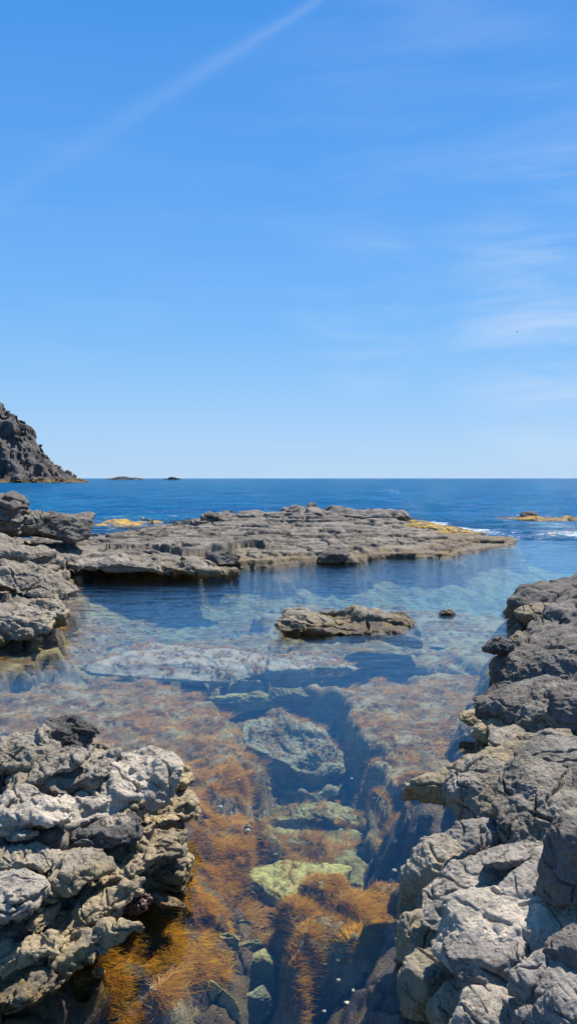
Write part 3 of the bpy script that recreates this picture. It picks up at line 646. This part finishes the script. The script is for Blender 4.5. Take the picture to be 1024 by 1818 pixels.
# white grit and broken shell over the turf
rs = np.random.RandomState(5)
def grit(name, label, polys, n, size, zf, mat, seed):
    rs = np.random.RandomState(seed); D, Qc = cubesphere(2); Vs = []; Qs = []; k0 = 0
    for pl in polys:
        a = pl.min(0); b = pl.max(0); x = a[0]+(b[0]-a[0])*rs.rand(n*5); y = a[1]+(b[1]-a[1])*rs.rand(n*5)
        k = (polysd(x, y, pl) > 0) & (fbm(xyz(x*2.6, y*2.6, seed), 3)+(rs.rand(n*5)-.5)*.3 > .22); x = x[k][:n]; y = y[k][:n]; z = zf(x, y)+.012
        for i in range(len(x)):
            s = size*(.3+1.1*rs.rand()**3)*np.array([1, .35+.6*rs.rand(), .3]); R = rotm(rs.normal()*.5, rs.normal()*.5, rs.rand()*6)
            Vs.append((D*s)@R.T+np.array([x[i], y[i], min(z[i], -.02)])); Qs.append(Qc+k0); k0 += len(D)
    o = mesh_np(name, np.concatenate(Vs), np.concatenate(Qs), M[mat]); tag(o, label, 'shell grit', kind='stuff')
grit('shell_grit', 'white shell grit scattered over the left weedy shelf', [A_], 4200, .0065, bz, 'shell', 3)
grit('shell_grit', 'white shell grit scattered over the right weedy shelf', [B_], 3200, .008, bz, 'shell', 4)
grit('shell_grit', 'pale shell grit on the bottom of the far pool', [D_, E_], 1500, .013, bz, 'shell', 5)

grit('pebbles', 'olive pebbles and broken stone on the channel floor', [CH_, P2([(380, 1640), (460, 1620), (700, 1740), (690, 1830), (340, 1830)], -.65)], 700, .028, lambda x, y: bz(x, y), 'sub_green', 8)
# individual limpets: open cone with a rim
def limpet(loc, r, mat, label, rot, group='shells on the pool floor'):
    n = 24; V = []; prof = [(.0, .55), (.25, .48), (.55, .3), (.85, .08), (1., 0), (.92, .0), (.6, .2), (.2, .4)]
    rs = np.random.RandomState(int(abs(loc[0])*1000) % 999)
    for (pr, ph) in prof:
        for k in range(n):
            a = k/n*2*math.pi; q = pr*(1+.05*math.cos(6*a)+.04*math.cos(11*a+1)); V.append((.8*r*q*math.cos(a), .8*r*(.72+.12*math.cos(a))*q*math.sin(a), .6*r*ph+.05*r*math.cos(11*a)*pr))
    V = np.array(V); Q = []
    for i in range(len(prof)-1):
        for k in range(n): Q.append((i*n+k, i*n+(k+1) % n, (i+1)*n+(k+1) % n, (i+1)*n+k))
    o = mesh_np('limpet_shell', V@rotm(*[rad(a) for a in rot]).T, Q, M[mat]); o.location = loc; tag(o, label, 'shell', group)
for px, py, z, r, mt, rot, lab in [
 (668, 1455+48, -.3, .016, 'shell', (160, 20, 30), 'white shell lying in the dark gap right of the triangular slab'),
 (756, 1503, -.25, .028, 'shell', (50, 20, 100), 'bright white shell on the right weed under the tan boulder'),
 (618, 1780, -.35, .026, 'shell', (170, 10, 0), 'pale ring shaped shell at the bottom right of the pool'),
 (660, 1770, -.33, .026, 'shell_dim', (10, 20, 0), 'cream limpet in the group below the orange mat'),
 (627, 1758, -.32, .014, 'shell', (30, 10, 60), 'small white limpet above the ring shaped shell'),
 (690, 1785, -.36, .024, 'shell_dim', (15, -30, 0), 'dull limpet nearest the shaded crag'),
 (262, 1788, -.28, .024, 'shell', (170, 10, 0), 'round pearly shell at the foot of the left outcrop'),
 (222, 1812, -.3, .018, 'shell_dim', (160, 0, 0), 'dull round shell left of the pearly one'),
 (390, 1432, -.18, .028, 'shell_dim', (15, 0, 0), 'grey limpet on the left shelf right of the outcrop'),
 (424, 1385, -.2, .016, 'shell', (30, 0, 0), 'little white shell on the left shelf beside the channel'),
 (440, 1474, -.2, .022, 'shell', (40, 10, 20), 'white limpet at the channel rim of the left shelf'),
 (700, 1545, -.25, .02, 'shell', (30, 10, 20), 'white sliver of shell at the top of the orange mat'),
 (624, 1382, -.5, .018, 'shell', (20, 0, 30), 'white shell in the channel right of the huge boulder'),
] + [(px, py, -.36, r_, mt, rot, lab) for px, py, r_, mt, rot, lab in [
 (640, 1790, .02, 'shell_dim', (20, 20, 0), 'grey limpet just right of the ring shaped shell'), (672, 1752, .018, 'shell', (20, -20, 40), 'white limpet at the right rim of the orange mat'),
 (650, 1810, .024, 'shell_dim', (10, 10, 0), 'dull limpet at the bottom edge below the ring shaped shell'), (600, 1740, .014, 'shell', (30, 0, 0), 'little white shell under the orange mat front'),
 (688, 1765, .02, 'shell_dim', (-20, 20, 0), 'tan limpet between the white one and the shaded crag'), (575, 1795, .012, 'shell', (20, 0, 0), 'white fleck of shell left of the ring shaped shell')]]:
    limpet(P(px, py, z+.02), r, mt, lab, rot)

# maroon lumpy weed on the outcrop's flank, tan tufts, mustard sponge
def lumpy(name, label, cat, c, rx, rz, n, s, mat, seed):
    rs = np.random.RandomState(seed); D, Qc = cubesphere(5); Vs = []; Qs = []; k0 = 0
    for i in range(n):
        d = rs.normal(size=3); d /= np.linalg.norm(d); d *= rs.rand()**.33; ss = s*(.5+rs.rand())
        Vs.append(D*ss*(1+.25*perlin(D*2+i)[:, None])+np.array([d[0]*rx, d[1]*rx*.7, d[2]*rz])); Qs.append(Qc+k0); k0 += len(D)
    o = mesh_np(name, np.concatenate(Vs), np.concatenate(Qs), M[mat]); o.location = c; tag(o, label, cat)
lumpy('maroon_seaweed', 'knobbly maroon seaweed clump clinging under the cream slabs of the outcrop', 'seaweed', P(235, 1600, .10), .095, .05, 420, .0085, 'maroon', 3)
lumpy('maroon_seaweed', 'small dark maroon weed knob at the waterline right of the big maroon clump', 'seaweed', P(292, 1556, .08), .03, .03, 90, .007, 'maroon', 4)
for k, (px, py, z, s, lab) in enumerate([(175, 1727, -.08, .03, 'round tan weed tuft beside the orange fringe'), (128, 1745, -.1, .04, 'wide tan weed tuft nearest the foot of the outcrop'), (150, 1738, -.1, .028, 'tan weed tuft between the wide one and the round one'), (148, 1715, -.08, .026, 'ochre weed tuft highest in the tan group'), (60, 1782, -.1, .03, 'tan weed tuft in the lower left corner')]):
    lumpy('weed_tuft', lab, 'seaweed', P(px, py, z), s, s*.6, 90, .006, 'tuft', 20+k)
lumpy('sponge', 'mustard yellow sponge at the waterline below the pointed ledge', 'sponge', P(820, 1463, .03), .035, .05, 80, .014, 'mustard', 9)

# a bird far out above the sea
def bird():
    p = np.array([0, 0, H])+ray(917, 589)*160
    secs = []; N = 10
    prof = [(-.55, .01), (-.4, .09), (-.15, .14), (.15, .13), (.32, .08), (.42, .07), (.52, .045), (.62, .008)]
    V = [(u, r*math.cos(k/N*6.283), r*.9*math.sin(k/N*6.283)) for u, r in prof for k in range(N)]
    Q = [(i*N+k, i*N+(k+1) % N, (i+1)*N+(k+1) % N, (i+1)*N+k) for i in range(len(prof)-1) for k in range(N)]
    b = mesh_np('bird', V, Q, M['feather']); b.location = p; b.scale = (.5, .5, .5); b.rotation_euler = (0, 0, .2); tag(b, 'tiny dark bird flying above the sea in the right sky', 'bird')
    for s in (-1, 1):
        W = []; prof2 = [(0.08, .2, -.12, .0), (.45, .2, -.1, .16), (.8, .1, -.12, .14), (1.1, -.06, -.14, .06)]
        for (yy, xf, xb, zz) in prof2:
            for (xx, dz) in ((xf, .015), (xb, 0), (xb, -.01), (xf, -.015)): W.append((xx, s*yy, zz+dz))
        QQ = [(i*4+k, i*4+(k+1) % 4, (i+1)*4+(k+1) % 4, (i+1)*4+k) for i in range(3) for k in range(4)]+[(12, 13, 14, 15)]
        mesh_np('wing', W, QQ, M['feather'], b)
bird()

# ------------------------------------------------------------------ water
def water():
    r = [.6]
    while r[-1] < 9300: r.append(r[-1]*(1.0075 if r[-1] > 6 else 1.02))
    r = np.array(r); th = np.radians(np.concatenate([np.linspace(-80, -31, 30), np.linspace(-30, 30, 361), np.linspace(31, 80, 30)]))
    RR, T = np.meshgrid(r, th, indexing='ij'); x = (RR*np.sin(T)).ravel(); y = (RR*np.cos(T)).ravel()
    sea = sstep(y-.25*np.maximum(x-3, 0)*0, 17, 34)
    sea = np.maximum(sea*sstep(polysd(x, y, SHELF), 1.5, -2), sstep(y, 34, 44))
    gap = sstep(x, 3, 8)*sstep(y, 9, 20)*.12
    amp = np.maximum(sea, gap); spc = np.hypot(x, y)*.0075
    z = np.zeros(len(x)); q = fbm(xyz(x*.05, y*.05, 1), 2)
    for wl, a in ((9., .16), (4.2, .13), (2.1, .075), (1.05, .036), (.55, .014)):
        fade = sstep(wl, 1.5*spc, 5*spc) if True else 1
        p = xyz(x/wl*.55+q, y/wl*1.25+q*.5, wl); z += a*fade*(1-2*np.abs(perlin(p)))*1.0-a*fade*.35
    z *= amp*1.35
    # small wave breaking on the reef edge
    z += .10*np.exp(-((y-36.5-.12*x+fbm(xyz(x*.3, y*.3), 2))/.5)**2)*sea*sstep(fbm(xyz(x*.2, y*.2, 3), 2), -.1, .3)
    deep = sstep(y, 20, 42)*sstep(polysd(x, y, SHELF), 1., -4.)*.97
    foam = np.exp(-((y-40-.1*x+fbm(xyz(x*.4, y*.4), 3)*2)/.8)**2)*sstep(-x, -1.5, 1.5)*sstep(x, -13, -9)*.45+.5*np.exp(-((x-9.6)/3.5)**2-((y-27.5)/2.6)**2)
    foam += .75*np.exp(-((polysd(x, y, SHELF)+.5)/.5)**2)*sstep(y, 27, 31)
    xx = x
    ripple = .10+.9*np.maximum(sstep(y, 17, 32), .75*sstep(y-x*.2, 6.5, 12))
    V = np.stack([x, y, z], 1); Q = gridq(len(th), len(r))
    t = NT('sea_water'); pos = t.n('NewGeometry').outputs['Position']
    at = lambda n_: t.n('Attribute', attribute_name=n_).outputs['Fac']
    mp = t.n('Mapping', i={0: pos, 3: (.6, 1.5, 1)}).outputs[0]
    n1 = t.noise(mp, 2.6, 3, .5, .4); n2 = t.noise(mp, 9, 3, .5, .3); n3 = t.math('ADD', t.noise(mp, .8, 4, .6, .5), t.math('MULTIPLY', t.noise(mp, .22, 3, .6, .5), 2.))
    hh = t.math('ADD', t.math('MULTIPLY', n1, .35), t.math('MULTIPLY', n2, .10)); hh = t.math('ADD', hh, t.math('MULTIPLY', t.math('MULTIPLY', n3, at('deep')), 10.))
    hh = t.math('ADD', hh, t.math('MULTIPLY', t.math('MULTIPLY', n1, at('deep')), 2.4)); hh = t.math('MULTIPLY', hh, at('ripple'))
    b = t.n('Bump', i={'Strength': 1., 'Distance': .12, 'Height': hh}).outputs[0]
    fr = t.n('Fresnel', i={0: 1.333, 1: b}).outputs[0]; back = t.n('NewGeometry').outputs['Backfacing']
    fr = t.math('MULTIPLY', fr, t.math('SUBTRACT', 1., back))
    gl = t.n('BsdfGlossy', i={'Color': (.82, .95, 1., 1), 'Roughness': .04, 'Normal': b}).outputs[0]
    tr = t.n('BsdfTransparent', i={0: (.97, .98, .98, 1)}).outputs[0]
    dn = t.mr(t.noise(mp, .12, 4, .6), .35, .65)
    body = t.n('BsdfDiffuse', i={0: t.mix(dn, (.002, .050, .14), (.003, .075, .17))}).outputs[0]
    m1 = t.n('MixShader', i={0: at('deep'), 1: tr, 2: body}).outputs[0]
    m2 = t.n('MixShader', i={0: fr, 1: m1, 2: gl}).outputs[0]
    fm = t.math('MULTIPLY', t.mr(t.math('ADD', t.math('MULTIPLY', t.noise(mp, 4.5, 6, .75, 1.), 1.), t.math('MULTIPLY', at('foam'), .35)), .72, .84), t.mr(at('foam'), .05, .3))
    m3 = t.n('MixShader', i={0: fm, 1: m2, 2: t.n('BsdfDiffuse', i={0: (.75, .78, .78, 1)}).outputs[0]}).outputs[0]
    t.link(m3, t.out.inputs[0])
    va = t.n('VolumeAbsorption', i={'Color': (.52, .87, .86, 1), 'Density': .25}); vs = t.n('VolumeScatter', i={'Color': (.02, .30, 1., 1), 'Density': .055, 'Anisotropy': .3}); t.link(t.n('AddShader', i={0: va.outputs[0], 1: vs.outputs[0]}).outputs[0], t.out.inputs[1])
    o = mesh_np('sea_water', V, Q, t.m, attrs={'deep': deep, 'foam': foam, 'ripple': ripple}); tag(o, kind='structure')
water()

# ------------------------------------------------------------------ sky, sun, camera
SUN_EL = rad(58); SUN_AZ = rad(42)     # azimuth to the right of the view direction (+Y)
w = bpy.data.worlds.new('World'); bpy.context.scene.world = w; w.use_nodes = True; nt = w.node_tree; nt.nodes.clear()
class WT(NT):
    def __init__(s): s.t = nt
t = WT(); out = nt.nodes.new('ShaderNodeOutputWorld')
sky = t.n('TexSky', sky_type='NISHITA', sun_disc=False, sun_elevation=SUN_EL, sun_rotation=SUN_AZ, altitude=0, air_density=1.0, dust_density=.4, ozone_density=3.)
gen = t.n('TexCoord').outputs['Generated']; vn = t.n('VectorMath', operation='NORMALIZE', i={0: gen}).outputs[0]
def dirv(px, py): d = ray(px, py); return d/np.linalg.norm(d)
def dot(v): return t.n('VectorMath', operation='DOT_PRODUCT', i={0: vn, 1: tuple(v)}).outputs['Value']
d1, d2 = dirv(598, -20), dirv(60, 315); nn = np.cross(d1, d2); nn /= np.linalg.norm(nn); al = d2-d1; al -= nn*np.dot(al, nn); al /= np.linalg.norm(al)
wob = t.math('MULTIPLY', t.math('SUBTRACT', t.noise(vn, 7, 3), .5), .02)
along = dot(al); a0 = float(np.dot(d1, al)); a1 = float(np.dot(d2, al))
wid = t.mr(along, a0-.1, a1, .0032, .013)
dist = t.math('ABSOLUTE', t.math('ADD', dot(nn), t.math('MULTIPLY', wob, .4)))
line = t.math('POWER', 2.718, t.math('MULTIPLY', t.math('POWER', t.math('DIVIDE', dist, wid), 2.), -1.))
line = t.math('MULTIPLY', line, t.mr(along, a0-.15, a1+.05, .115, .045)); line = t.math('MULTIPLY', line, t.mr(t.noise(vn, 9, 4), .3, .7, .6, 1.1))
st = t.n('Mapping', i={0: vn, 2: (0, rad(20), 0), 3: (1.2, 1.2, 8)}).outputs[0]
wis = t.mr(t.noise(st, 2.6, 5, .55, .5), .36, .82)
def blob(px, py, rx, amt):
    return t.math('MULTIPLY', t.mr(dot(dirv(px, py)), math.cos(rx), 1., 0, amt), wis)
tot = line
for b_ in ((1020, 480, .20, .34), (640, 560, .12, .30), (990, 660, .16, .30), (690, 90, .3, .07), (800, 300, .3, .05), (120, 560, .35, .06)): tot = t.math('ADD', tot, blob(*b_))
tot = t.math('MINIMUM', tot, .6)
el = t.n('SeparateXYZ', i={0: vn}).outputs[2]
rp = t.n('ValToRGB', i={0: el}); e = rp.color_ramp.elements
while len(e) < 6: e.new(.5)
for k, (pp, cc) in enumerate([(0., (.45, .67, .93)), (.10, (.31, .585, .95)), (.20, (.185, .49, .96)), (.34, (.11, .395, .92)), (.54, (.055, .30, .84)), (1., (.05, .2, .6))]): e[k].position = pp; e[k].color = c3(cc)
ten = t.mix(1., rp.outputs[0], (10, 10, 10), 'MULTIPLY'); ten.node.clamp_result = False
hs = t.mix(.12, ten, sky.outputs[0])
col = t.mix(tot, hs, (7.5, 8.2, 9.2))
bg = t.n('Background', i={0: col, 1: .0560}); nt.links.new(bg.outputs[0], out.inputs[0])
sl = bpy.data.lights.new('sun', 'SUN'); sl.energy = 5.0; sl.angle = rad(.53); sl.color = (1, .94, .85)
so = bpy.data.objects.new('sun', sl); C.objects.link(so)
sd = Vector((math.sin(SUN_AZ)*math.cos(SUN_EL), math.cos(SUN_AZ)*math.cos(SUN_EL), math.sin(SUN_EL))); so.rotation_euler = sd.to_track_quat('Z', 'Y').to_euler(); so.location = (5, 5, 12)
cam = bpy.data.cameras.new('camera'); co = bpy.data.objects.new('camera', cam); C.objects.link(co)
co.location = (0, 0, H); co.rotation_euler = (rad(90)-PITCH, 0, 0); cam.sensor_fit = 'VERTICAL'; cam.sensor_height = 36; cam.lens = 36*F/1818; cam.clip_end = 30000; cam.clip_start = .05
sc = bpy.context.scene; sc.camera = co
sc.view_settings.view_transform = 'Standard'; sc.view_settings.look = 'None'; sc.view_settings.exposure = .88; sc.view_settings.gamma = 1
sc.render.engine = 'CYCLES'; sc.cycles.use_denoising = True; sc.cycles.max_bounces = 8; sc.cycles.transparent_max_bounces = 12; sc.cycles.sample_clamp_indirect = 4; sc.cycles.caustics_reflective = False; sc.cycles.caustics_refractive = False
